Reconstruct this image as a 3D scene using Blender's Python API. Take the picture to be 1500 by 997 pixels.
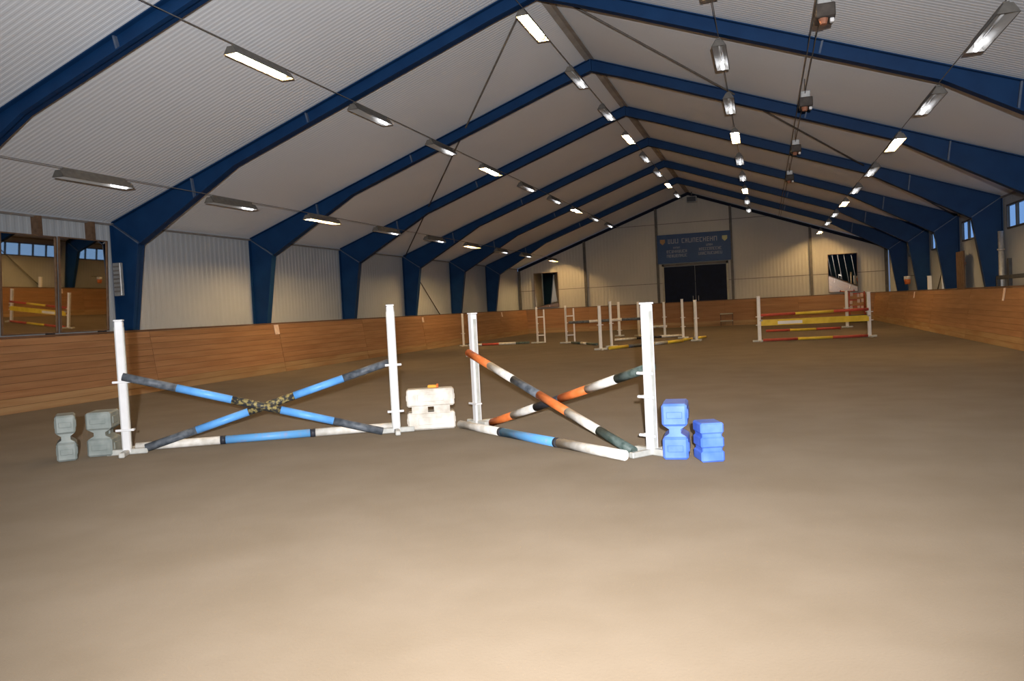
import bpy, math, random
from mathutils import Vector, Matrix, noise
random.seed(7)
for o in list(bpy.data.objects): bpy.data.objects.remove(o)
S = bpy.context.scene
COL = S.collection

# ------------------------------------------------------------------ camera
CAMPOS = Vector((4.189, -15.929, 1.6)); YAW, PIT, ROLL, FPX = -.3064, -.038, -.0505, 1176.8
fw = Vector((math.sin(YAW)*math.cos(PIT), math.cos(YAW)*math.cos(PIT), math.sin(PIT)))
rt = Vector((math.cos(YAW), -math.sin(YAW), 0)); up = rt.cross(fw)
c_, s_ = math.cos(ROLL), math.sin(ROLL)
rt, up = rt*c_ + up*s_, up*c_ - rt*s_
cd = bpy.data.cameras.new('camera'); cam = bpy.data.objects.new('camera', cd); COL.objects.link(cam)
cd.sensor_width = 36; cd.lens = FPX/1500*36; cd.clip_end = 300
M = Matrix((rt, up, -fw)).transposed().to_4x4(); M.translation = CAMPOS
cam.matrix_world = M
S.camera = cam
# ------------------------------------------------------------------ world: flat dusk-blue overcast
w = bpy.data.worlds.new('dusk'); S.world = w; w.use_nodes = True
bg = w.node_tree.nodes['Background']; bg.inputs[0].default_value = (.20, .36, .70, 1); bg.inputs[1].default_value = 1.25
# ------------------------------------------------------------------ the camera's own flash
fl = bpy.data.lights.new('camera_flash', 'SPOT'); flo = bpy.data.objects.new('camera_flash', fl); COL.objects.link(flo)
fl.energy = 8600; fl.color = (1, 1, 1.03); fl.spot_size = math.radians(104); fl.spot_blend = 1.0; fl.shadow_soft_size = .04
ft = math.radians(8.5); fdir = fw*math.cos(ft) + up*math.sin(ft); fup = up*math.cos(ft) - fw*math.sin(ft)
Mf = Matrix((rt, fup, -fdir)).transposed().to_4x4(); Mf.translation = CAMPOS + up*.25 - fw*.8
flo.matrix_world = Mf
LAMP_E = 540.0          # emission of a lit tube
# ------------------------------------------------------------------ exposure
S.view_settings.view_transform = 'Standard'; S.view_settings.look = 'None'
S.view_settings.exposure = 0.0; S.view_settings.gamma = 1; S.view_settings.use_curve_mapping = False

# ------------------------------------------------------------------ materials
def lin(r, g, b):
    f = lambda v: ((v/255+.055)/1.055)**2.4 if v > 10 else v/255/12.92
    return (f(r), f(g), f(b), 1)
def mat(name, c1, c2=None, rough=.6, scale=6, bump=0, bscale=40, metal=0, stretch=(1,1,1), rnd=0, spec=.3, coord='Object', detail=5, lo=.35, hi=.65):
    m = bpy.data.materials.new(name); m.use_nodes = True
    nt = m.node_tree; N, L = nt.nodes, nt.links; p = N['Principled BSDF']
    p.inputs['Base Color'].default_value = c1; p.inputs['Roughness'].default_value = rough
    p.inputs['Metallic'].default_value = metal; p.inputs['Specular IOR Level'].default_value = spec
    tc = N.new('ShaderNodeTexCoord'); mp = N.new('ShaderNodeMapping'); mp.inputs['Scale'].default_value = stretch
    L.new(tc.outputs[coord], mp.inputs[0])
    if c2:
        nz = N.new('ShaderNodeTexNoise'); nz.inputs['Scale'].default_value = scale; nz.inputs['Detail'].default_value = detail
        L.new(mp.outputs[0], nz.inputs[0])
        rp = N.new('ShaderNodeValToRGB'); rp.color_ramp.elements[0].position = lo; rp.color_ramp.elements[1].position = hi
        rp.color_ramp.elements[0].color = c1; rp.color_ramp.elements[1].color = c2
        L.new(nz.outputs[0], rp.inputs[0]); out = rp.outputs[0]
        if rnd:
            oi = N.new('ShaderNodeObjectInfo'); hs = N.new('ShaderNodeHueSaturation')
            mr = N.new('ShaderNodeMapRange'); mr.inputs[3].default_value = 1-rnd; mr.inputs[4].default_value = 1+rnd
            L.new(oi.outputs['Random'], mr.inputs[0]); L.new(mr.outputs[0], hs.inputs['Value']); L.new(out, hs.inputs['Color']); out = hs.outputs[0]
            ad = N.new('ShaderNodeVectorMath'); ad.operation = 'ADD'
            cx = N.new('ShaderNodeCombineXYZ'); mu = N.new('ShaderNodeMath'); mu.operation = 'MULTIPLY'; mu.inputs[1].default_value = 37
            L.new(oi.outputs['Random'], mu.inputs[0]); L.new(mu.outputs[0], cx.inputs[0]); L.new(mu.outputs[0], cx.inputs[2])
            L.new(mp.outputs[0], ad.inputs[0]); L.new(cx.outputs[0], ad.inputs[1]); L.new(ad.outputs[0], nz.inputs[0])
        L.new(out, p.inputs['Base Color'])
    if bump:
        nb = N.new('ShaderNodeTexNoise'); nb.inputs['Scale'].default_value = bscale; nb.inputs['Detail'].default_value = 6
        L.new(mp.outputs[0], nb.inputs[0]); b = N.new('ShaderNodeBump'); b.inputs['Strength'].default_value = bump; b.inputs['Distance'].default_value = .02
        L.new(nb.outputs[0], b.inputs['Height']); L.new(b.outputs[0], p.inputs['Normal'])
    return m
def emis(name, col, st):
    m = bpy.data.materials.new(name); m.use_nodes = True; p = m.node_tree.nodes['Principled BSDF']
    p.inputs['Base Color'].default_value = (.8,.8,.8,1); p.inputs['Emission Color'].default_value = col; p.inputs['Emission Strength'].default_value = st
    return m
SAND = mat('sand', (.122,.093,.063,1), (.137,.106,.074,1), .95, 1.1, .30, 60, spec=.05, detail=9)
SAND.node_tree.nodes['Principled BSDF'].inputs['Diffuse Roughness'].default_value = 1
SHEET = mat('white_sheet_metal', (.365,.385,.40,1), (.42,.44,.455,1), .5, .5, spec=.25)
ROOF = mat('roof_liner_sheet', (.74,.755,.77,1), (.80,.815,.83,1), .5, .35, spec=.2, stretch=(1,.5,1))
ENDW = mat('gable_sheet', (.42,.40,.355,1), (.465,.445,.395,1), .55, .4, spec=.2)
BLUE = mat('blue_painted_steel', (.0045,.028,.088,1), (.006,.036,.108,1), .5, 2, spec=.15)
PLATE = mat('steel_plate_worn', (.06,.09,.15,1), (.10,.12,.16,1), .5, 8)
PLANK = mat('stained_planks', (.240,.122,.058,1), (.298,.162,.083,1), .65, 2, .15, 12, stretch=(.35,1,5), rnd=.10, spec=.2)
PLANKD = mat('dusty_planks', (.26,.145,.072,1), (.33,.225,.12,1), .75, 1.6, .15, 12, stretch=(.3,1,3), rnd=.10, spec=.1)
BACK = mat('dark_board', (.05,.025,.014,1), (.075,.04,.02,1), .8)
CAP = mat('cap_rail_wood', (.085,.045,.026,1), (.14,.075,.045,1), .7, 4, stretch=(4,.3,4))
TRIM = mat('eave_trim', (.16,.14,.125,1), (.22,.20,.18,1), .6, 3)
RIDGE = mat('ridge_strip', (.30,.27,.235,1), (.38,.35,.31,1), .6, 2)
WHITE = mat('white_powder_coat', (.72,.71,.70,1), (.78,.77,.76,1), .4, 5)
WHITEW = mat('white_paint_worn', (.62,.58,.50,1), (.82,.79,.73,1), .5, 9)
LBLUE = mat('light_blue_paint', (.115,.36,.78,1), (.15,.42,.86,1), .4, 9)
LBLUE2 = mat('light_blue_paint_scuffed', (.13,.38,.72,1), (.27,.33,.55,1), .45, 14, lo=.55, hi=.75)
DGREY = mat('dark_grey_tape', (.050,.060,.072,1), (.14,.155,.175,1), .5, 12)
ROPE = mat('black_yellow_wrap', (.035,.035,.035,1), (.34,.27,.10,1), .6, 22, lo=.48, hi=.62)
BLACK = mat('black_tape', (.02,.022,.03,1), (.05,.05,.06,1), .5, 9)
ORANGE = mat('orange_paint', (.62,.145,.030,1), (.72,.20,.055,1), .45, 9)
GREEN = mat('dark_green_paint', (.04,.065,.055,1), (.12,.155,.14,1), .5, 14)
RED = mat('red_paint', (.38,.055,.035,1), (.46,.075,.05,1), .5, 7)
YELLOW = mat('yellow_paint', (.62,.44,.035,1), (.74,.54,.06,1), .4, 5)
BLKGREY = mat('grey_green_plastic', (.215,.245,.225,1), (.31,.335,.31,1), .55, 5)
BLKWHITE = mat('white_plastic_dirty', (.50,.44,.355,1), (.78,.74,.66,1), .55, 5, lo=.3, hi=.6)
BLKBLUE = mat('blue_plastic', (.085,.19,.72,1), (.145,.275,.82,1), .4, 5)
GALV = mat('galvanised_steel', (.33,.33,.32,1), (.45,.45,.44,1), .45, 9, metal=.4)
FOOT = mat('pale_foot_steel', (.42,.42,.38,1), (.56,.55,.50,1), .5, 9)
HOOD = mat('lamp_hood_grey', (.10,.092,.08,1), (.14,.13,.115,1), .5, 9)
REFL = mat('lamp_reflector_white', (.42,.41,.39,1), None, .35)
DEAD = mat('unlit_tube_glass', (.55,.55,.54,1), None, .25)
DARK = mat('dark_brown_steel', (.045,.036,.03,1), (.07,.058,.048,1), .6, 8)
WIRE = mat('cable_grey_brown', (.075,.062,.052,1), (.11,.095,.08,1), .6, 8)
PIPEG = mat('grey_cable', (.13,.12,.11,1), (.17,.16,.145,1), .6, 8)
NAVY = mat('navy_painted_door', (.004,.007,.018,1), (.006,.010,.026,1), .6, 4, spec=.1)
SIGN = mat('sign_blue', (.007,.040,.13,1), (.010,.050,.155,1), .5, 2)
LETTER = mat('sign_letter_grey', (.25,.27,.31,1), (.32,.34,.38,1), .5, 9)
JAMB = mat('pale_jamb', (.33,.31,.24,1), (.40,.38,.30,1), .6, 5)
MFRAME = mat('mirror_frame_wood', (.105,.060,.035,1), (.16,.095,.055,1), .6, 8)
POSTBR = mat('gable_post_brown', (.075,.068,.06,1), (.105,.095,.08,1), .55, 5)
EMB1 = mat('emblem_orange_brown', (.30,.17,.07,1), (.36,.21,.09,1), .6, 5)
EMB2 = mat('emblem_yellow_green', (.40,.40,.20,1), (.48,.47,.26,1), .6, 5)
BROWNP = mat('brown_panel', (.085,.05,.035,1), (.13,.08,.055,1), .65, 5)
RAILM = mat('dark_rail', (.025,.03,.04,1), (.04,.045,.055,1), .5, 5)
DULLOR = mat('dull_orange_plastic', (.26,.10,.055,1), (.32,.14,.08,1), .6, 9)
PINK = mat('pale_pink_plastic', (.62,.45,.38,1), (.72,.58,.50,1), .5, 5)
MIRR = bpy.data.materials.new('mirror_glass'); MIRR.use_nodes = True
pm = MIRR.node_tree.nodes['Principled BSDF']; pm.inputs['Metallic'].default_value = 1; pm.inputs['Roughness'].default_value = .015; pm.inputs['Base Color'].default_value = (.80,.72,.60,1)
GLASS = bpy.data.materials.new('window_pane_glass'); GLASS.use_nodes = True
nt = GLASS.node_tree; nt.nodes.remove(nt.nodes['Principled BSDF'])
tr = nt.nodes.new('ShaderNodeBsdfTransparent'); tr.inputs[0].default_value = (.86,.9,.92,1); gl = nt.nodes.new('ShaderNodeBsdfGlossy'); gl.inputs['Roughness'].default_value = .03
mx = nt.nodes.new('ShaderNodeMixShader'); mx.inputs[0].default_value = .06
nt.links.new(tr.outputs[0], mx.inputs[1]); nt.links.new(gl.outputs[0], mx.inputs[2]); nt.links.new(mx.outputs[0], nt.nodes['Material Output'].inputs[0])
TUBE = emis('lit_tube', (1, .64, .26, 1), LAMP_E)
GLINT = emis('flash_glint_glow', (.93, .95, 1, 1), 4.0)  # emission imitating the flash reflected in unlit lamps

# ------------------------------------------------------------------ mesh helpers
class MB:
    def __init__(s): s.v = []; s.f = []
    def add(s, vs, fs):
        n = len(s.v); s.v += [tuple(v) for v in vs]; s.f += [tuple(i+n for i in f) for f in fs]; return s
    def box(s, c, d, ax=None, ay=None, az=None):
        c = Vector(c); ax = Vector(ax or (1,0,0)); ay = Vector(ay or (0,1,0)); az = Vector(az or ax.cross(ay))
        vs = [c + ax*(i*d[0]/2) + ay*(j*d[1]/2) + az*(k*d[2]/2) for i in (-1,1) for j in (-1,1) for k in (-1,1)]
        return s.add(vs, [(0,1,3,2),(4,6,7,5),(0,4,5,1),(2,3,7,6),(0,2,6,4),(1,5,7,3)])
    def mm(s, a, b): return s.box([(a[i]+b[i])/2 for i in range(3)], [abs(b[i]-a[i]) for i in range(3)])
    def cbox(s, c, d, ch=.02, ax=None, ay=None, az=None):       # box with all edges chamfered
        c = Vector(c); ax = Vector(ax or (1,0,0)); ay = Vector(ay or (0,1,0)); az = Vector(az or (0,0,1))
        h = [x/2 for x in d]; vs = []; idx = {}
        for i in (-1,1):
            for j in (-1,1):
                for k in (-1,1):
                    for a in range(3):
                        l = [i*(h[0]-ch), j*(h[1]-ch), k*(h[2]-ch)]; l[a] = (i,j,k)[a]*h[a]
                        idx[(i,j,k,a)] = len(vs); vs.append(c + ax*l[0] + ay*l[1] + az*l[2])
        fs = []
        for a in range(3):
            b, e = (a+1)%3, (a+2)%3
            for sg in (-1,1):
                q = []
                for (u_, v_) in ((-1,-1),(1,-1),(1,1),(-1,1)):
                    t = [0,0,0]; t[a] = sg; t[b] = u_; t[e] = v_; q.append(idx[(t[0],t[1],t[2],a)])
                fs.append(tuple(q if sg > 0 else q[::-1]))
            for u_ in (-1,1):
                for v_ in (-1,1):
                    t0 = [0,0,0]; t1 = [0,0,0]; t0[a] = -1; t1[a] = 1; t0[b] = t1[b] = u_; t0[e] = t1[e] = v_
                    q = [idx[(*t0,b)], idx[(*t1,b)], idx[(*t1,e)], idx[(*t0,e)]]
                    fs.append(tuple(q if u_*v_ > 0 else q[::-1]))
        for i in (-1,1):
            for j in (-1,1):
                for k in (-1,1):
                    q = [idx[(i,j,k,a)] for a in range(3)]; fs.append(tuple(q if i*j*k > 0 else q[::-1]))
        return s.add(vs, fs)
    def tube(s, a, b, r, n=12, r2=None):
        a, b = Vector(a), Vector(b); d = (b-a).normalized(); r2 = r if r2 is None else r2
        x = d.orthogonal().normalized(); y = d.cross(x); vs = []
        for p, q in ((a, r), (b, r2)):
            for i in range(n):
                t = 2*math.pi*i/n; vs.append(p + x*(q*math.cos(t)) + y*(q*math.sin(t)))
        fs = [(i, (i+1)%n, n+(i+1)%n, n+i) for i in range(n)] + [tuple(range(n-1,-1,-1)), tuple(range(n, 2*n))]
        return s.add(vs, fs)
    def prism(s, pts, ext):                                     # polygon points (3D), extruded by vector
        e = Vector(ext); n = len(pts); P = [Vector(p) for p in pts]
        return s.add([p-e/2 for p in P] + [p+e/2 for p in P], [tuple(range(n-1,-1,-1)), tuple(range(n,2*n))] + [(i,(i+1)%n,n+(i+1)%n,n+i) for i in range(n)])
    def build(s, name, m, parent=None, loc=None, smooth=False):
        me = bpy.data.meshes.new(name); me.from_pydata(s.v, [], s.f); me.materials.append(m); me.update()
        import bmesh
        bm = bmesh.new(); bm.from_mesh(me); bmesh.ops.recalc_face_normals(bm, faces=bm.faces); bm.to_mesh(me); bm.free()
        if smooth:
            for p in me.polygons: p.use_smooth = len(p.vertices) == 4
        return link(name, me, parent, loc)
def link(name, me, parent=None, loc=None):
    o = bpy.data.objects.new(name, me); COL.objects.link(o)
    if parent: o.parent = parent
    if loc: o.location = loc
    return o
def tag(o, label, cat, group=None):
    o['label'] = label; o['category'] = cat
    if group: o['group'] = group
    return o
def thing(name, label, cat, loc=(0,0,0), group=None):
    o = bpy.data.objects.new(name, None); COL.objects.link(o); o.location = loc; o.empty_display_size = .2
    return tag(o, label, cat, group)
def struct(o, label=None):
    o['kind'] = 'structure'
    if label: o['label'] = label
    return o
def copy_tree(o, parent=None):
    c = o.copy(); COL.objects.link(c)
    if parent: c.parent = parent
    for ch in list(o.children): copy_tree(ch, c)
    return c

# ------------------------------------------------------------------ dimensions (metres)
W, EAVE, RID, BAY, Y0, Y1 = 10.95, 4.22, 8.2, 5.515, -22.06, 33.95
K = (RID-EAVE)/W
roofz = lambda x: RID - K*abs(x)
ORD = ['nearest','second nearest','third nearest','fourth nearest','fifth nearest','sixth nearest','seventh nearest','eighth nearest','farthest']

# ------------------------------------------------------------------ floor: raked sand, banked a little against the boards
fm = MB(); nx, ny = 90, 230
for j in range(ny+1):
    for i in range(nx+1):
        x = -11 + 22*i/nx; y = Y0 + (Y1-Y0)*j/ny
        e = min(x+10.15, 9.95-x, 33.2-y)
        z = .05*max(0, min(1, 1-e/.9))**1.5 if e < .9 else 0
        z += .010*noise.noise((x*.9, y*.9, 0)) + .006*noise.noise((x*3.1, y*3.1, 4)) - .012
        fm.v.append((x, y, z))
for j in range(ny):
    for i in range(nx):
        a = j*(nx+1)+i; fm.f.append((a, a+1, a+nx+2, a+nx+1))
struct(fm.build('floor', SAND, smooth=True), 'wide brown sand and fibre riding surface')

# ------------------------------------------------------------------ ribbed sheets
def ribs(a, b, p, d):
    out = []; t = a
    while t < b:
        for q, h in ((0,0),(.38,0),(.5,d),(.88,d)):
            if t+q*p <= b: out.append((t+q*p, h))
        t += p
    return out
rm = MB()
for sg in (-1, 1):
    n0 = len(rm.v); pr_ = ribs(Y0, Y1+.05, .11, .0035)
    for y, h in pr_:
        rm.v.append((0, y, RID-h)); rm.v.append((sg*(W+.02), y, EAVE-h))
    for i in range(len(pr_)-1):
        q = (n0+2*i, n0+2*i+1, n0+2*i+3, n0+2*i+2); rm.f.append(q if sg < 0 else q[::-1])
struct(rm.build('ceiling', ROOF), 'pale ribbed metal underside of the pitched roof')
def wall_side(sg, spans):
    m = MB()
    for (ya, yb, za, zb) in spans:
        n0 = len(m.v); q = ribs(ya, yb, .2, .0055); q.append((yb, 0))
        for y, h in q: m.v.append((sg*(W+.02-h), y, za)); m.v.append((sg*(W+.02-h), y, zb))
        for i in range(len(q)-1): m.f.append((n0+2*i, n0+2*i+1, n0+2*i+3, n0+2*i+2))
    return m
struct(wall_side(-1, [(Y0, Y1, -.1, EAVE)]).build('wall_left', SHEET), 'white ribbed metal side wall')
WZ0, WZ1 = 3.2, 3.9
spans = [(Y0, Y1, -.1, WZ0), (Y0, Y1, WZ1, EAVE)]
wins = []
for k in range(-4, 6):
    a, b = k*BAY+.55, (k+1)*BAY-.45; wins.append((a, b))
edges = [Y0] + [e for wv in wins for e in wv] + [Y1]
for i in range(0, len(edges), 2): spans.append((edges[i], edges[i+1], WZ0, WZ1))
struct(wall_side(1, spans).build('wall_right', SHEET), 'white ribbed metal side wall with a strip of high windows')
def wall_gable(name, y, sg, m_):
    m = MB(); q = ribs(-W, W, .2, .008)+[(0, 0), (W, 0)]; q.sort()
    for x, h in q: m.v.append((x, y-sg*h, -.1)); m.v.append((x, y-sg*h, roofz(x)))
    for i in range(len(q)-1): m.f.append((2*i, 2*i+1, 2*i+3, 2*i+2))
    return m.build(name, m_)
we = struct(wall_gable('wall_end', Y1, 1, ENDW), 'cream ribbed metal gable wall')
struct(wall_gable('wall_back', Y0, -1, SHEET))
for z in (6.35, 2.75):
    h_ = W if z < EAVE else (RID-z)/K
    MB().mm((-h_+.1, Y1-.03, z-.02), (h_-.1, Y1-.018, z+.02)).build('joint_strip', TRIM, we)
# ridge strip, eave trims
struct(MB().prism([(-.12,0,RID-.03-K*.12),(0,0,RID-.03),(.12,0,RID-.03-K*.12),(.12,0,RID-.05-K*.12),(0,0,RID-.05),(-.12,0,RID-.05-K*.12)], (0,Y1-Y0-.1,0)).build('trim_1', RIDGE, loc=(0,(Y0+Y1)/2,0)), 'brown grey ridge strip along the roof peak')
for i, sg in enumerate((-1, 1)):
    struct(MB().mm((sg*(W-.075), Y0+.05, EAVE-.08), (sg*(W-.03), Y1-.06, EAVE-.035)).build('trim_%d' % (i+2), TRIM), 'thin dark trim under the eave')

# ------------------------------------------------------------------ windows in the right wall
for n, (a, b) in enumerate(wins):
    fmx = MB(); x = W+.0
    fmx.mm((x-.03,a,WZ0),(x+.05,b,WZ0+.05)).mm((x-.03,a,WZ1-.05),(x+.05,b,WZ1))
    nb = 5
    for i in range(nb+1):
        yy = a + (b-a)*i/nb; fmx.mm((x-.03, max(a,yy-.035), WZ0+.05), (x+.05, min(b,yy+.035), WZ1-.05))
    root = struct(fmx.build('window_%d' % (n+1), POSTBR), 'high strip window of five panes in the right wall')
    for i in range(nb):
        y_a = a+(b-a)*i/nb+.035; y_b = a+(b-a)*(i+1)/nb-.035
        MB().mm((x+.008, y_a, WZ0+.05), (x+.014, y_b, WZ1-.05)).build('pane', GLASS, root)

# ------------------------------------------------------------------ kick boards of stained planks
PH, NP = .151, 10
def kick(name, label, p0, dirv, outv, lean, seglen, nseg, z0=.02):
    """p0 = foot of the boards; planks run along dirv and lean towards outv"""
    d = Vector(dirv); o_ = Vector(outv); upv = (Vector((0,0,1))*math.cos(lean) + o_*math.sin(lean)); nrm = d.cross(upv)
    if nrm.dot(o_) > 0: nrm = -nrm
    base = Vector(p0); L_ = seglen*nseg; H_ = PH*NP
    root = struct(MB().box(base + d*(L_/2) + upv*(H_/2) - nrm*.035, (L_, H_, .03), d, upv, nrm).build(name, BACK), label)
    mes = {}
    for s in range(nseg):
        for k in range(NP):
            low = k < 2
            if low not in mes:
                t = MB().cbox((0,0,0), (seglen-.006, .03, PH-.004), .004)
                ob = t.build('plank', PLANKD if low else PLANK, root); mes[low] = ob.data
            else: ob = link('plank', mes[low], root)
            mw = Matrix((d, -nrm, upv)).transposed().to_4x4()
            mw.translation = base + d*(seglen*(s+.5)) + upv*(PH*(k+.5)) + nrm*random.uniform(-.004, .005)
            ob.matrix_local = mw
    top = base + upv*H_
    MB().box(top + d*(L_/2) + Vector((0,0,.025)) + o_*.06, (L_, .17, .045), d, o_, (0,0,1)).build('cap_rail', CAP, root)
    return root
lean = math.atan(.22/1.5)
kick('baseboard_left', 'brown plank kickboard along the left wall', (-10.17, -3*BAY+.36, .03), (0,1,0), (-1,0,0), lean, BAY, 9)
kick('baseboard_right', 'brown plank kickboard along the right wall', (9.93, -2*BAY+.36, .03), (0,1,0), (1,0,0), lean, BAY, 8)
kick('baseboard_end', 'brown plank kickboard across the far end', (-10.38, 33.2, .03), (1,0,0), (0,1,0), lean, 20.52/5, 5)

# ------------------------------------------------------------------ blue portal frames
def make_frame(label):
    root = thing('portal_frame', label, 'roof frame', (0,0,0), 'blue steel portal frames')
    t = .03
    for sg in (-1, 1):
        X = lambda x: sg*x
        kz = 3.62
        # column: base .27 wide, .83 at the knee
        ko, ki = (W-.03, EAVE-.03), (10.11, 3.62)
        col = MB()
        col.prism([(X(W-.03),0,-.05),(X(10.68),0,-.05),(X(ki[0]),0,ki[1]),(X(ko[0]),0,ko[1])], (0,t,0))
        col.prism([(X(W-.055),0,-.05),(X(W-.03),0,-.05),(X(W-.03),0,ko[1]),(X(W-.055),0,ko[1])], (0,.22,0))
        col.prism([(X(10.68),0,-.05),(X(10.705),0,-.05),(X(ki[0]+.025),0,ki[1]),(X(ki[0]),0,ki[1])], (0,.22,0))
        c = col.build('column', BLUE, root)
        MB().mm((X(10.60), -.16, -.04), (X(10.94), .16, .012)).build('base_plate', BLUE, c)
        # rafter with haunch
        hx = 7.3; hb = roofz(hx)-.33
        apz = RID-.36
        raf = MB()
        raf.prism([(X(0),0,RID-.03),(X(ko[0]),0,ko[1]),(X(ki[0]),0,ki[1]),(X(hx),0,hb),(X(.9),0,roofz(.9)-.33),(X(0),0,apz)], (0,t,0))
        def strip(a, b, th=.022):
            raf.prism([(X(a[0]),0,a[1]),(X(b[0]),0,b[1]),(X(b[0]),0,b[1]+th),(X(a[0]),0,a[1]+th)], (0,.22,0))
        strip(ki, (hx, hb)); strip((hx, hb), (.9, roofz(.9)-.33)); strip((.9, roofz(.9)-.33), (0, apz))
        strip((0, RID-.055), (ko[0]-.05, roofz(ko[0]-.05)-.055))
        r = raf.build('rafter', BLUE, root)
        MB().prism([(X(ki[0]),0,ki[1]+.01),(X(ko[0]),0,ko[1]-.01),(X(ko[0]-.02),0,ko[1]+.0),(X(ki[0]-.02),0,ki[1]+.035)], (0,.19,0)).build('knee_plate', PLATE, r)
        for sx, dd in ((8.5, .52), (5.36, .30)):
            zt = roofz(sx)
            MB().prism([(X(sx-.018),0,zt-.06),(X(sx+.018),0,zt-.06),(X(sx+.018-.06),0,zt-dd),(X(sx-.018-.06),0,zt-dd)], (0,.17,0)).build('stiffener', PLATE, r)
    MB().mm((-.02,-.1,RID-.35),(.02,.1,RID-.06)).build('apex_plate', BLUE, root)
    return root
frame0 = make_frame('blue steel roof frame, the nearest whose left column is in view')
FL = {-3:'blue steel roof frame overhead behind the camera', -2:'blue steel roof frame overhead beside the camera', -1:'blue steel roof frame crossing only the top left corner of the picture',
      1:'blue steel roof frame, second left column from the mirror', 2:'blue steel roof frame, third left column from the mirror',
      3:'blue steel roof frame, fourth left column from the mirror', 4:'blue steel roof frame, fifth left column from the mirror, second last before the gable',
      5:'blue steel roof frame, the last one before the far gable wall'}
for k, l in FL.items():
    f = copy_tree(frame0); f.location = (0, k*BAY, 0); f['label'] = l
# slim gable frame and posts
gf = thing('gable_frame', 'slim dark frame and posts against the far gable wall', 'roof frame', (0, Y1-.12, 0))
for sg in (-1, 1):
    MB().prism([(0,0,RID-.05),(sg*(W-.05),0,EAVE-.03),(sg*(W-.05),0,EAVE-.21),(0,0,RID-.23)], (0,.1,0)).build('rafter', NAVY, gf)
for x in (-10.85, -6.5, -1.97, 2.42, 6.83, 10.8):
    MB().mm((x-.075, -.07, -.03), (x+.075, .07, roofz(x)-.2)).build('post', POSTBR, gf)

# ------------------------------------------------------------------ bracing rods
def rod(label, pts, r=.024):
    m = MB()
    for a, b in zip(pts, pts[1:]): m.tube(a, b, r, 8)
    return tag(m.build('bracing_rod', WIRE, smooth=True), label, 'rod', 'wind bracing rods')
def roofrod(sg, label):
    pts = []
    for i in range(2):
        x = (.25, W-.15)[i]; y = (.3, 16.5)[i]; pts.append((sg*x, y, roofz(x)-.10))
    return rod(label, pts)
roofrod(-1, 'thin dark bracing rod crossing the left roof slope from the ridge lamp to the eave')
roofrod(1, 'thin dark bracing rod crossing the right roof slope down to the eave')
rod('thin dark bracing rod running diagonally down the left wall', [(-W+.07, 16.75, 4.1), (-W+.07, 21.8, .5)])
rod('thin dark bracing rod running diagonally down the right wall', [(W-.07, 16.75, 4.1), (W-.07, 21.8, .5)])

# ------------------------------------------------------------------ tube lamps in five rows
def lamp_parts(root, lit, tilt):
    # long axis = y, 1.75 long; hood open downwards; fixture hangs level
    L_ = 1.72; hw, dp, th = .135, .125, .008
    tw = .055
    hood = MB()
    prof = [(-hw,-dp),(-tw,0),(tw,0),(hw,-dp)]
    inner = [(-hw+th,-dp),(-tw+th,-th),(tw-th,-th),(hw-th,-dp)]
    pts = prof + inner[::-1]
    hood.prism([(x,0,z) for x, z in pts], (0, L_, 0)); h = hood.build('hood', HOOD, root)
    for s in (-1, 1):
        MB().prism([(x,s*(L_/2-.006),z) for x, z in prof], (0,.012,0)).build('end_plate', REFL if s > 0 else HOOD, root)
    MB().prism([(-hw+th+.004,0,-dp),(-tw+th+.004,0,-th-.003),(tw-th-.004,0,-th-.003),(hw-th-.004,0,-dp),(hw-th-.007,0,-dp),(tw-th-.006,0,-th-.006),(-tw+th+.006,0,-th-.006),(-hw+th+.007,0,-dp)], (0,L_-.03,0)).build('reflector', REFL, root)
    MB().mm((-.035,-L_/2+.1,0.001),(.035,L_/2-.1,.05)).build('ballast_housing', HOOD, root)
    zt = -.055
    if lit:
        t = MB().tube((0,-.76,zt),(0,.76,zt), .022, 10).build('tube', TUBE, root, smooth=True)
    else:
        MB().tube((0,-.76,zt),(0,.34,zt), .017, 10).build('tube', DEAD, root, smooth=True)
        MB().tube((0,.42,zt-.05),(0,.80,zt-.05), .036, 10).build('flash_glint', GLINT, root, smooth=True)  # glowing stub in place of the flash glint at the far end, no tube
    for s in (-1, 1): MB().mm((-.02,s*.80-.02,zt-.025),(.02,s*.80+.02,-.008)).build('lamp_holder', WHITE, root)
    for s in (-.6, .6): MB().tube((0,s,.05),(0,s,.072), .004, 6).build('hanger', WIRE, root)
ROWS = [(-8.05, 2, 'low on the left roof slope', 0, .70), (-4.2, 0, 'halfway up the left roof slope', 0, .42), (-.28, 1, 'beside the ridge', 1, .45), (3.54, 0, 'high on the right roof slope', 1, .42), (7.24, 2, 'low on the right roof slope', 0, .44)]
protos = {}
for x, ph, nm, first, dz in ROWS:
    zr = roofz(x)-dz
    for k in range(0, 9):
        y = -3.4+4.2*k + (1.7 if k == 8 and ph == 2 else 0); lit = (k % 3 == ph)
        root = thing('tube_lamp', '', 'lamp', (x, y, zr), 'hooded tube lamps under the roof')
        if lit not in protos:
            lamp_parts(root, lit, 0); protos[lit] = root
        else:
            for ch in list(protos[lit].children):
                c = ch.copy(); COL.objects.link(c); c.parent = root
        st = 'brightly lit tube lamp' if lit else 'unlit grey tube lamp'
        root['label'] = ('%s, %s in the row %s' % (st, ORD[k-first] if k < 8 else 'farthest', nm)) if k >= first else '%s above the picture, row %s' % (st, nm)
    m = MB().tube((x, Y0+.2, zr+.065), (x, Y1-.25, zr+.065), .0085, 6)
    tag(m.build('lamp_cable', PIPEG), 'thin cable linking the tube lamps in the row %s' % nm, 'cable', 'cables of the lamp rows')

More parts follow.
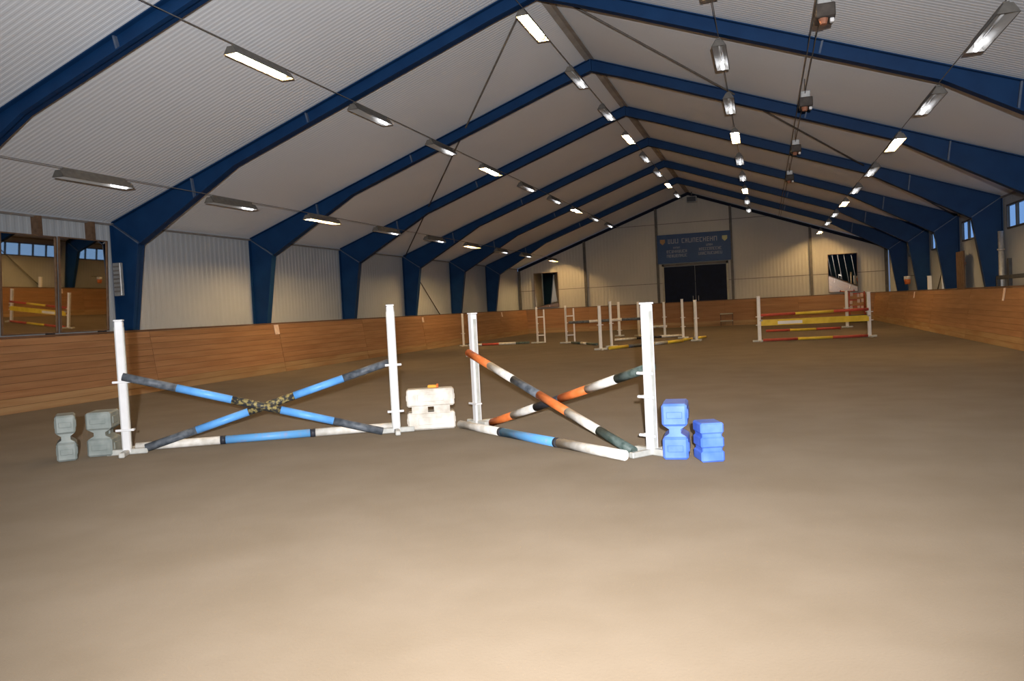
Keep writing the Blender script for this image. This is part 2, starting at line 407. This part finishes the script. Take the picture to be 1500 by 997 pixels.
# pipe with hanging boxes on the right slope
PX, PZ = 5.13, roofz(5.13)-.42
pp = MB().tube((PX-.05, -8, PZ+.02), (PX-.05, 30, PZ+.02), .009, 6).tube((PX+.05, -8, PZ+.02), (PX+.05, 30, PZ+.02), .009, 6)
tag(pp.build('twin_pipe', PIPEG), 'pair of thin pipes running along the right roof slope between two lamp rows', 'pipe')
for i, y in enumerate((-3.0, 2.75, 8.4, 14.2)):
    root = thing('hanging_unit', 'brown and grey box hanging from the twin pipes, %s of four' % (ORD[i] if i < 3 else 'farthest'), 'box', (PX+.06, y, PZ), 'boxes hanging from the twin pipes')
    MB().cbox((0,0,-.19), (.27,.4,.2), .015).build('casing', DARK, root)
    MB().cbox((-.0,.12,.0), (.2,.34,.15), .012).build('upper_casing', GALV, root)
    MB().tube((-.03,-.1,-.29),(-.03,-.1,-.37), .07, 10, .05).build('orange_cap', DULLOR, root)
    MB().cbox((.09,-.08,-.32), (.06,.09,.06), .01).build('connector', WHITE, root)
    MB().tube((0,.1,.07),(0,.1,.36), .008, 6).build('hanger', WIRE, root)

# ------------------------------------------------------------------ far gable: door, sign, mirrors, loudspeaker
dr = bpy.data.objects.new('door_1', None); COL.objects.link(dr); dr.location = (.24, Y1-.06, 0); struct(dr, 'dark navy double door under the blue sign')
for s in (-1, 1):
    lf = MB().mm((min(0,s*1.86)+(.012 if s>0 else 0), -.06, 0), (max(0,s*1.86)-(.012 if s<0 else 0), 0, 3.72)).build('door_leaf', NAVY, dr)
    for z in (.9, 2.0, 3.1):
        MB().mm((s*.93-.75, -.075, z-.42), (s*.93+.75, -.06, z+.42)).build('door_panel', NAVY, lf)
    MB().cbox((s*.16,-.10,1.75), (.03,.05,.3), .01).build('handle', GALV, lf)
    MB().mm((s*1.9-.06, -.09, 0), (s*1.9+.06, 0, 3.9)).build('jamb', JAMB, dr)
MB().mm((-1.96,-.09,3.75),(1.96,0,3.9)).build('lintel', POSTBR, dr)
sg_ = thing('hall_sign', 'wide blue sign with pale lettering above the dark double door', 'sign', (.23, Y1-.23, 3.93))
MB().cbox((0,0,.87), (4.34,.05,1.74), .012).build('board', SIGN, sg_)
def strokes(x0, x1, zb, h, seed):
    r = random.Random(seed); m = MB(); x = x0; y = -.031
    while x < x1-.06:
        wd = r.uniform(.11, .19)*h/.25; wd = min(wd, x1-x)
        st = .035*h/.25; kind = r.randint(0, 4)
        m.mm((x, y-.004, zb), (x+st, y+.004, zb+h))
        if kind in (0, 1, 3): m.mm((x+wd-st, y-.004, zb), (x+wd, y+.004, zb+h))
        if kind in (0, 2, 4): m.mm((x, y-.003, zb+h-st), (x+wd, y+.003, zb+h))
        if kind in (1, 2): m.mm((x, y-.003, zb+h*.45), (x+wd, y+.003, zb+h*.45+st))
        if kind in (3, 4, 2): m.mm((x, y-.003, zb), (x+wd, y+.003, zb+st))
        x += wd + .05*h/.25
    return m
for a_, b_, sd in ((-1.5,-.80,21),(-.68,1.5,34)): strokes(a_, b_, 1.19, .27, sd).build('lettering', LETTER, sg_)
for x0, x1, zb, h, sd in ((-1.6,-.4,.62,.17,5),(-1.6,-.4,.36,.17,6),(.32,1.62,.66,.17,7),(.28,1.7,.40,.17,8),(-1.2,-.8,.88,.1,9),(.75,1.15,.92,.12,10)):
    strokes(x0, x1, zb, h, sd).build('lettering', LETTER, sg_)
for x, m_ in ((-1.83, EMB1), (1.83, EMB2)):
    MB().prism([(x-.15,-.031,1.46),(x+.15,-.031,1.46),(x+.15,-.031,1.27),(x,-.031,1.13),(x-.15,-.031,1.27)], (0,.012,0)).build('emblem', m_, sg_)
def wall_mirror(name, label, corner, wdir, wid, hei, nrm, tilt, m_frame, split=None):
    """mirror whose lower edge starts at corner and runs along wdir; leans into the hall by tilt"""
    d = Vector(wdir); n = Vector(nrm); u_ = Vector((0,0,1))*math.cos(tilt) + n*math.sin(tilt); nn = n*math.cos(tilt) - Vector((0,0,1))*math.sin(tilt)
    root = thing(name, label, 'mirror', corner)
    MB().box(d*(wid/2) + u_*(hei/2) + nn*.02, (wid-.03, hei-.03, .012), d, u_, nn).build('glass', MIRR, root)
    MB().box(d*(wid/2) + u_*(hei/2) + nn*.005, (wid-.02, hei-.02, .012), d, u_, nn).build('backing', BACK, root)
    fb = .026
    for a, b in ((0, fb), (wid-fb, wid)): MB().box(d*((a+b)/2)+u_*(hei/2)+nn*.025, (fb, hei, .045), d, u_, nn).build('frame_bar', m_frame, root)
    for a, b in ((0, fb), (hei-fb, hei)): MB().box(d*(wid/2)+u_*((a+b)/2)+nn*.025, (wid-2*fb, fb, .045), d, u_, nn).build('frame_bar', m_frame, root)
    return root, d, u_, nn
TILT = math.radians(3.35); MYAW = math.radians(2.15)
for i, (ya, lab) in enumerate(((-1.98, 'large arena mirror hung on the left wall next to the nearest blue column'), (-3.42, 'large arena mirror on the left wall cut by the left edge of the picture'), (-4.86, 'large arena mirror on the left wall outside the picture'))):
    root, d, u_, nn = wall_mirror('arena_mirror', lab, (-10.70, ya, 1.60), (0,1,0), 1.42, 2.12, (1,0,0), TILT, MFRAME)
    root['group'] = 'arena mirrors on the left wall'; root.rotation_euler = (0, 0, MYAW)
    for yy in ((1.22,) if i == 0 else (1.2,)):
        MB().mm((-.22, yy-.05, 2.0), (-.02, yy+.05, 2.56)).build('bracket', MFRAME, root)
        MB().mm((-.20, yy+.10, -.14), (-.0, yy+.17, .05)).build('bracket', RAILM, root)
TE = math.radians(1.5)
wall_mirror('corner_mirror', 'tall mirror with a brown frame on the far gable wall near the left corner', (-9.85, Y1-.13, 1.66), (1,0,0), 1.58, 2.2, (0,-1,0), TE, MFRAME)
wall_mirror('corner_mirror', 'tall mirror with a brown frame on the far gable wall near the right corner', (7.72, Y1-.13, 1.66), (1,0,0), 1.58, 2.2, (0,-1,0), TE, MFRAME)
ls = thing('loudspeaker', 'grey loudspeaker box hung under the peak of the far gable', 'loudspeaker', (.25, Y1-.45, 7.55))
MB().cbox((0,0,.1), (.62,.35,.36), .03).build('cabinet', GALV, ls)
MB().mm((-.26,-.19,-.04),(.26,-.176,.24)).build('grille', RAILM, ls)
MB().mm((-.03,.0,.28),(.03,.06,.55)).build('bracket', DARK, ls)

# grey louvred box on the nearest column
vb = thing('louvred_box', 'flat grey louvred box fixed to the nearest left blue column', 'box', (-10.75, -.10, 2.42))
MB().cbox((0,-.02,.4), (.23,.1,.8), .012).build('casing', GALV, vb)
for i in range(7): MB().mm((-.085,-.08,.09+.1*i),(.085,-.07,.13+.1*i)).build('slat', TRIM, vb)

# ------------------------------------------------------------------ marker plates on the kick boards
def marker(loc, nrm, label, wid=.24, hei=.3):
    n = Vector(nrm); d = Vector((0,0,1)).cross(n)
    t = lean; u_ = Vector((0,0,1))*math.cos(t) - n*math.sin(t); nn = n*math.cos(t) + Vector((0,0,1))*math.sin(t)
    root = thing('marker_plate', label, 'marker', loc, 'arena letter markers on the kickboards')
    MB().box(nn*.012, (wid, hei, .012), d, u_, nn).build('plate', PINK, root)
    for s in (-1, 1): MB().box(nn*.022 + u_*(s*(hei/2-.035)), (.03,.03,.01), d, u_, nn).build('screw_cap', WHITE, root)
def bx(z): return .147*(z-.03)
marker((-10.15-bx(1.36), 5.75, 1.36), (1,0,0), 'small pale marker plate on the left kickboard under the second blue column')
marker((-10.15-bx(1.36), 17.0, 1.36), (1,0,0), 'small pale marker plate on the left kickboard right of the tall white post', .2, .22)
marker((-10.15-bx(1.36), 28.3, 1.36), (1,0,0), 'small pale marker plate on the left kickboard near the far corner', .2, .26)
marker((9.91+bx(1.36), 20.8, 1.38), (-1,0,0), 'small pale marker plate on the right kickboard towards the far corner', .2, .26)
marker((9.91+bx(1.36), 7.75, 1.36), (-1,0,0), 'small pale marker plate on the right kickboard at the right edge', .16, .34)
st_ = thing('mounting_step', 'pale two bar step on the far kickboard left of the yellow jump', 'step', (2.02, 33.0, .0))
for z in (.32, .74): MB().cbox((0,0,z), (.72,.2,.07), .01).build('tread', JAMB, st_)
for s in (-1, 1): MB().mm((s*.34-.02,.06,-.02),(s*.34+.02,.1,.8)).build('leg', BROWNP, st_)

# ------------------------------------------------------------------ jumps
def U(a, b):
    v = Vector((b[0]-a[0], b[1]-a[1], 0)); return v.normalized()
def stand(label, p, u, h, cups, wid=.10, group=None, wing=0, foot=.62, cupside=1):
    root = thing('jump_stand', label, 'jump stand', (p[0], p[1], 0), group)
    u = Vector(u); n = Vector((-u.y, u.x, 0)); z = Vector((0,0,1))
    po = MB().cbox((0,0,h/2+.01), (wid, wid, h), .012, u, n, z).build('post', WHITE, root)
    MB().cbox((0,0,h+.018), (wid+.012, wid+.012, .02), .006, u, n, z).build('cap', WHITE, po)
    # raised keyhole track on both faces of the post
    for s in (-1, 1): MB().box(u*(s*(wid/2+.004)) + z*(h*.5), (.008, wid*.45, h*.92), u, n, z).build('track', FOOT, po)
    MB().cbox(u*.0 + z*.025, (foot*.8, .07, .07), .01, u, n, z).build('foot', FOOT, root)
    MB().cbox(z*.022, (.07, foot, .062), .01, u, n, z).build('foot', FOOT, root)
    for cz in cups:
        c = MB().cbox(z*cz - n*(wid/2+.012), (wid*2.3, .02, .03), .005, u, n, z).build('cup', WHITE, root)
        MB().box(z*cz + u*(cupside*(wid*.95)) - n*.03, (.03,.1,.022), u, n, z).build('cup_lip', WHITE, c)
    if wing:
        q = n*wing
        MB().cbox(q + z*(h*.47), (wid*.8, wid*.8, h*.94), .01, u, n, z).build('post', WHITE, root)
        for zz in (.35, 1.2): MB().cbox(q/2 + z*zz, (.03, abs(wing), .05), .006, u, n, z).build('rail', WHITE, root)
    return root
def pole(label, a, b, bands, r=.052, group='striped jump poles'):
    a, b = Vector(a), Vector(b); d = (b-a)
    root = thing('jump_pole', label, 'pole', a, group); t = 0; tot = sum(x[0] for x in bands)
    for wgt, m_, nm in bands:
        t1 = t + wgt/tot
        MB().tube(d*t, d*t1, r if nm != 'tape_band' else r+.003, 14).build(nm, m_, root, smooth=True); t = t1
    return root
# ---- left cross-pole fence
p1, p2 = Vector((-3.721,-7.605,0)), Vector((-.728,-5.883,0)); u1 = U(p1, p2); n1 = Vector((u1.y, -u1.x, 0))
stand('tall white jump stand at the far left beside the grey blocks', p1, u1, 1.70, (.93, .31), .098)
stand('tall white jump stand just left of the dirty white block', p2, u1, 1.73, (.93, .29), .098, cupside=-1)
z_ = Vector((0,0,1))
DB = 'dark_band'; BB = 'blue_band'; WB = 'white_band'; OB = 'orange_band'
pole('blue and dark grey pole sloping from the far left stand down to the right', p1+u1*.03+n1*.11+z_*1.0, p2-u1*.20+n1*.20+z_*.05, [(1,DGREY,DB),(1.05,LBLUE,BB),(.95,ROPE,'wrapped_band'),(1.05,LBLUE,BB),(1,DGREY,DB)])
pole('blue and dark grey pole rising rightwards to the stand by the white block', p1+u1*.22-n1*.02+z_*.05, p2-u1*.05-n1*.10+z_*.96, [(1,DGREY,DB),(1.05,LBLUE,BB),(.95,ROPE,'wrapped_band'),(1.05,LBLUE,BB),(1,DGREY,DB)])
pole('white and blue ground pole lying under the left pair of crossed poles', (-3.757,-7.413,.052), (-.86,-5.735,.052), [(1.05,WHITEW,WB),(.07,BLACK,'tape_band'),(1.1,LBLUE2,BB),(.07,BLACK,'tape_band'),(1.05,WHITEW,WB)], .055)
# ---- right cross-pole fence
p3, p4 = Vector((.231,-5.227,0)), Vector((2.994,-7.399,0)); u2 = U(p3, p4); n2 = Vector((u2.y, -u2.x, 0))
stand('tall white jump stand just right of the dirty white block', p3, u2, 1.56, (.98, .30), .098)
stand('tall white jump stand beside the blue blocks, brightest of all', p4, u2, 1.58, (.86, .61, .20), .10, cupside=-1)
pole('orange, white and grey pole sloping down to the right in front of its crossing pole', p3+u2*.02+n2*.11+z_*1.03, p4-u2*.04+n2*.23+z_*.05, [(1,ORANGE,OB),(1,WHITEW,WB),(1,DGREY,DB),(1,ORANGE,OB),(1,WHITEW,WB),(1,GREEN,'green_band')])
pole('orange, white and black pole rising to the right behind its crossing pole', p3+u2*.34-n2*.02+z_*.05, p4-u2*.05-n2*.10+z_*.92, [(1,ORANGE,OB),(1,WHITEW,WB),(1,BLACK,DB),(1,ORANGE,OB),(1,WHITEW,WB),(1.1,GREEN,'green_band')])
pole('white and blue ground pole lying in front of the orange and white crossed poles', (.10,-5.57,.052), (2.765,-7.79,.052), [(1.05,WHITEW,WB),(.06,BLACK,'tape_band'),(1.15,LBLUE2,BB),(.06,BLACK,'tape_band'),(1.15,WHITEW,WB)], .055)

# ---- plastic blocks
def block(label, loc, rz, m_, wd=.66, dp=.28, ht=.58, wr=.46, hr=.40):
    root = thing('cavaletti_block', label, 'block', loc, 'plastic jump blocks'); root.rotation_euler = (0,0,rz)
    hb = ht*hr
    for zc, nm in ((hb/2, 'lower_body'), (ht-hb/2, 'upper_body')):
        b = MB().cbox((0,0,zc), (wd, dp, hb), .022).build(nm, m_, root)
        for s in (-1, 1):
            MB().cbox((0,s*(dp/2+.002),zc), (wd*.55,.012,hb*.42), .005).build('raised_panel', m_, b)
            MB().cbox((s*(wd/2+.002),0,zc), (.012,dp*.62,hb*.30), .005).build('raised_panel', m_, b)
    # waist of four pieces round the square hole in the middle
    wz0, wz1, ww, wdp, hh = hb-.01, ht-hb+.01, wd*.80, dp*wr, .042
    zc = ht/2; wa = MB()
    wa.mm((-ww/2,-wdp/2,wz0),(-hh,wdp/2,wz1)).mm((hh,-wdp/2,wz0),(ww/2,wdp/2,wz1)).mm((-hh,-wdp/2,wz0),(hh,wdp/2,zc-hh*.9)).mm((-hh,-wdp/2,zc+hh*.9),(hh,wdp/2,wz1))
    for s in ((-1, 1) if wr < .8 else ()):      # sloped shoulders
        for zz, zt in ((hb-.005, hb+.035), (ht-hb+.005, ht-hb-.035)):
            wa.prism([(0,s*wdp/2,zz),(0,s*dp*.46,zz),(0,s*wdp/2,zt)], (ww,0,0))
    wa.build('waist', m_, root)
    return root
block('grey green plastic block standing end on, leftmost of all blocks', (-4.33,-7.96,-.005), math.radians(135), BLKGREY, .46, .225, .57)
block('grey green plastic block turned askew beside the far left stand', (-4.07,-7.62,-.005), math.radians(118), BLKGREY, .42, .30, .565)
block('dirty white plastic block standing between the two cross pole fences', (-.345,-5.54,-.005), math.radians(24), BLKWHITE, .66, .28, .565, .93, .43)
block('bright blue plastic block standing end on next to the brightest white stand', (3.26,-7.48,-.005), math.radians(93), BLKBLUE, .48, .255, .57)
lb = thing('cavaletti_block', 'low bright blue grooved plastic block, rightmost of the blocks', 'block', (3.60,-7.68,-.005), 'plastic jump blocks'); lb.rotation_euler = (0,0,math.radians(110))
for i, (za, zb) in enumerate(((0,.11),(.14,.25),(.28,.39))): MB().cbox((0,0,(za+zb)/2), (.30,.235,zb-za), .016).build('slab', BLKBLUE, lb)
MB().cbox((0,0,.195), (.27,.20,.37), .01).build('core', BLKBLUE, lb)
oc = thing('jump_cup', 'small orange plastic cup lying on top of the dirty white block', 'cup', (-.32,-5.50,.561))
MB().cbox((0,0,.022), (.13,.07,.04), .01).build('cup_body', mat('orange_yellow_plastic', (.75,.36,.05,1), (.8,.42,.07,1), .4), oc)
MB().cbox((.075,0,.03), (.02,.05,.055), .006).build('cup_lip', ORANGE, oc)

# ---- far right yellow fence
f1, f2 = (3.97,14.57,0), (7.72,15.25,0); uf = U(f1, f2); nf = Vector((uf.y,-uf.x,0))
stand('white jump stand at the left end of the yellow and red fence', f1, uf, 1.62, (.9,.6), .11)
stand('white jump stand at the right end of the yellow and red fence', f2, uf, 1.58, (.9,.6), .11, cupside=-1)
F1, F2 = Vector(f1), Vector(f2)
RB, YB = 'red_band', 'yellow_band'
pole('red and yellow striped pole forming the top of the far right fence', F1+uf*.05+nf*.12+z_*.95, F2-uf*.05+nf*.12+z_*.99, [(1,RED,RB),(1.1,YELLOW,YB),(1,RED,RB)], .05)
pk = thing('jump_plank', 'bright yellow jump plank hung below the striped top pole', 'plank', F1+uf*.05+nf*.13+z_*.57)
pv = (F2-F1)-uf*.1
MB().box(pv/2+z_*.105, (pv.length,.04,.21), uf, nf, z_).build('board', YELLOW, pk)
MB().box(uf*1.0+z_*.09+nf*.024, (.85,.012,.11), uf, nf, z_).build('painted_highlight', WHITE, pk)  # lamp highlight on the yellow board, painted as a white patch
for s in (.0, pv.length): MB().box(uf*s+z_*.19, (.10,.05,.05), uf, nf, z_).build('hook', GALV, pk)
pole('red and yellow ground pole lying under the far right fence', F1+uf*.1+nf*.12+z_*.05, F2-uf*.1+nf*.12+z_*.05, [(1,RED,RB),(1,YELLOW,YB),(1,RED,RB)], .05)
pole('red and yellow ground pole lying on the sand beyond the far right fence', (4.2,22.6,.05), (7.4,22.9,.05), [(1,RED,RB),(1.1,YELLOW,YB),(1,RED,RB)], .055)
stand('slim white jump stand behind the right part of the yellow and red fence', (7.83,24.6,0), (1,0,0), 1.70, (.9,), .12)
rk = thing('cup_rack', 'small dark rack of pale and red pieces behind the yellow fence', 'rack', (8.95,31.2,0))
MB().cbox((0,0,.2), (.9,.4,.4), .02).build('box', RAILM, rk)
for s in (-1, 1): MB().mm((s*.38-.03,-.03,.3),(s*.38+.03,.03,1.65)).build('upright', RED, rk)
for z in (.85, 1.2, 1.55):
    MB().mm((-.40,-.025,z-.03),(.40,.025,z+.03)).build('rail', RED, rk)
    for i in range(3):
        xx = (-.26, .02, .27)[i] + random.uniform(-.06,.06)
        MB().cbox((xx,-.07,z-.08+random.uniform(-.05,.05)), (.13,.09,.19), .015).build('hanging_cup', PINK, rk)

# ---- the fences in the far middle
G = 'white stands in the far middle'
stand('thin white jump stand right behind the second tall white post, by the left kickboard', (-9.45,19.6,0), (1,0,0), 1.52, (.6,), .085, G, foot=.5)
stand('white wing stand of two uprights on the left of the far middle', (-5.98,20.2,0), (-.27,.963,0), 1.65, (.5,.9), .085, G, wing=-.34)
stand('white wing stand of two uprights left of the dark and white bar', (-4.30,19.0,0), (-.25,.968,0), 1.64, (.5,.9), .085, G, wing=-.36)
stand('white jump stand closest in the far middle group, left of the yellow ground poles', (-1.528,12.75,0), (.9,.4,0), 1.57, (.9,), .105, G)
stand('tall thin white jump stand right next to the closest far middle stand', (-1.424,14.35,0), (.8,.6,0), 1.71, (.9,), .085, G)
stand('white jump stand farthest back in the far middle group, left of the bright tall post', (-2.875,24.5,0), (.9,.3,0), 1.71, (.9,.3), .12, G)
stand('white jump stand half hidden behind the bright tall post', (-1.75,23.6,0), (.9,.3,0), 1.66, (.9,), .12, G)
stand('white jump stand right of the bright tall post, below the left door jamb', (-.368,22.5,0), (.9,.3,0), 1.58, (.5,.9), .10, G)
stand('tall white jump stand below the middle of the dark double door', (.761,19.6,0), (.9,.3,0), 1.67, (.5,.9), .10, G)
stand('white jump stand farthest right in the far middle group', (1.538,16.8,0), (.8,.6,0), 1.60, (.9,), .105, G)
pole('grey and white bar held up between the far middle stands', (-4.05,18.5,.92), (-.95,19.35,.94), [(1,DGREY,DB),(.55,WHITEW,WB),(.5,DGREY,DB),(.55,WHITEW,WB),(1,DGREY,DB)], .06)
pole('dark green and white ground pole left of the closest far middle stand', (-3.9,18.3,.05), (-2.3,15.9,.05), [(1,GREEN,'green_band'),(.6,WHITEW,WB),(1,GREEN,'green_band')], .05)
pole('yellow and grey ground pole right of the closest far middle stand', (-1.2,12.7,.05), (1.05,16.3,.05), [(1,YELLOW,YB),(.8,DGREY,DB),(.7,YELLOW,YB),(.8,FOOT,'grey_band'),(1,YELLOW,YB)], .06)
pole('yellow ground pole running towards the farthest right middle stand', (1.0,17.0,.05), (1.75,19.0,.05), [(1,YELLOW,YB),(.6,DGREY,DB),(1,YELLOW,YB)], .05)
pole('white and dark ground pole behind the yellow ground poles', (-2.2,19.4,.05), (.5,21.5,.05), [(1,WHITEW,WB),(1.2,BLACK,DB),(1,WHITEW,WB)], .05)
pole('white bar held low between the stands below the door', (-1.6,23.5,.42), (-.3,22.6,.46), [(1,FOOT,'grey_band'),(.6,WHITEW,WB)], .06)
pole('red and white ground pole lying near the left kickboard', (-9.1,19.3,.05), (-6.3,19.9,.05), [(.8,WHITEW,WB),(1,RED,RB),(1,WHITEW,WB),(.8,GREEN,'green_band')], .055)

# ------------------------------------------------------------------ things kept behind the right kickboard
def tallpost(label, loc, w_, h, m_=WHITE):
    root = thing('stored_post', label, 'post', loc, 'posts stored behind the right kickboard')
    MB().cbox((0,0,h/2), (w_,w_,h), .012).build('shaft', m_, root); MB().cbox((0,0,.03), (w_*2.2,w_*2.2,.06), .01).build('foot', FOOT, root); MB().cbox((0,0,h+.01), (w_+.02,w_+.02,.025), .005).build('cap', m_, root)
tallpost('short white post behind the right kickboard near the far blue columns', (10.52,19.9,0), .14, 2.1)
tallpost('slim white post behind the right kickboard beside the brown panel', (10.52,17.35,0), .09, 2.28)
bp = thing('storage_panel', 'dark brown wooden panel standing behind the right kickboard', 'panel', (10.72,15.45,0))
for i in range(4): MB().cbox((0,-.42+.28*i,1.42), (.05,.272,2.84), .008).build('board', BROWNP, bp)
for z in (.6, 2.4): MB().mm((.025,-.55,z-.05),(.06,.55,z+.05)).build('batten', BROWNP, bp)
dp_ = thing('downpipe', 'pale grey pipe beside the blue column at the right edge', 'pipe', (10.72,10.42,0))
MB().tube((0,0,0),(0,0,3.15), .075, 14).build('pipe', GALV, dp_, smooth=True)
for z in (1.0, 2.6): MB().tube((0,0,z),(0,0,z+.05), .1, 14).build('clamp', GALV, dp_, smooth=True)
rl = thing('hand_rail', 'dark rail with a short upright behind the right kickboard at the right edge', 'rail', (10.55,8.4,0))
MB().cbox((0,0,1.82), (.06,3.6,.11), .01).build('rail', RAILM, rl)
for y in (-1.7, .55, 1.7): MB().mm((-.04,y-.07,0),(.04,y+.07,2.32 if y == .55 else 1.8)).build('upright', RAILM, rl)
ob_ = thing('hanging_bucket', 'small orange and white bucket hung by the far right columns', 'bucket', (10.35,24.0,1.86))
MB().tube((0,0,0),(0,0,.22), .11, 14, .14).build('bucket_body', ORANGE, ob_, smooth=True)
MB().tube((0,0,.22),(0,0,.36), .145, 14, .145).build('rim', WHITEW, ob_, smooth=True)
MB().mm((0,-.01,.36),(.58,.01,.38)).build('hook', DARK, ob_)
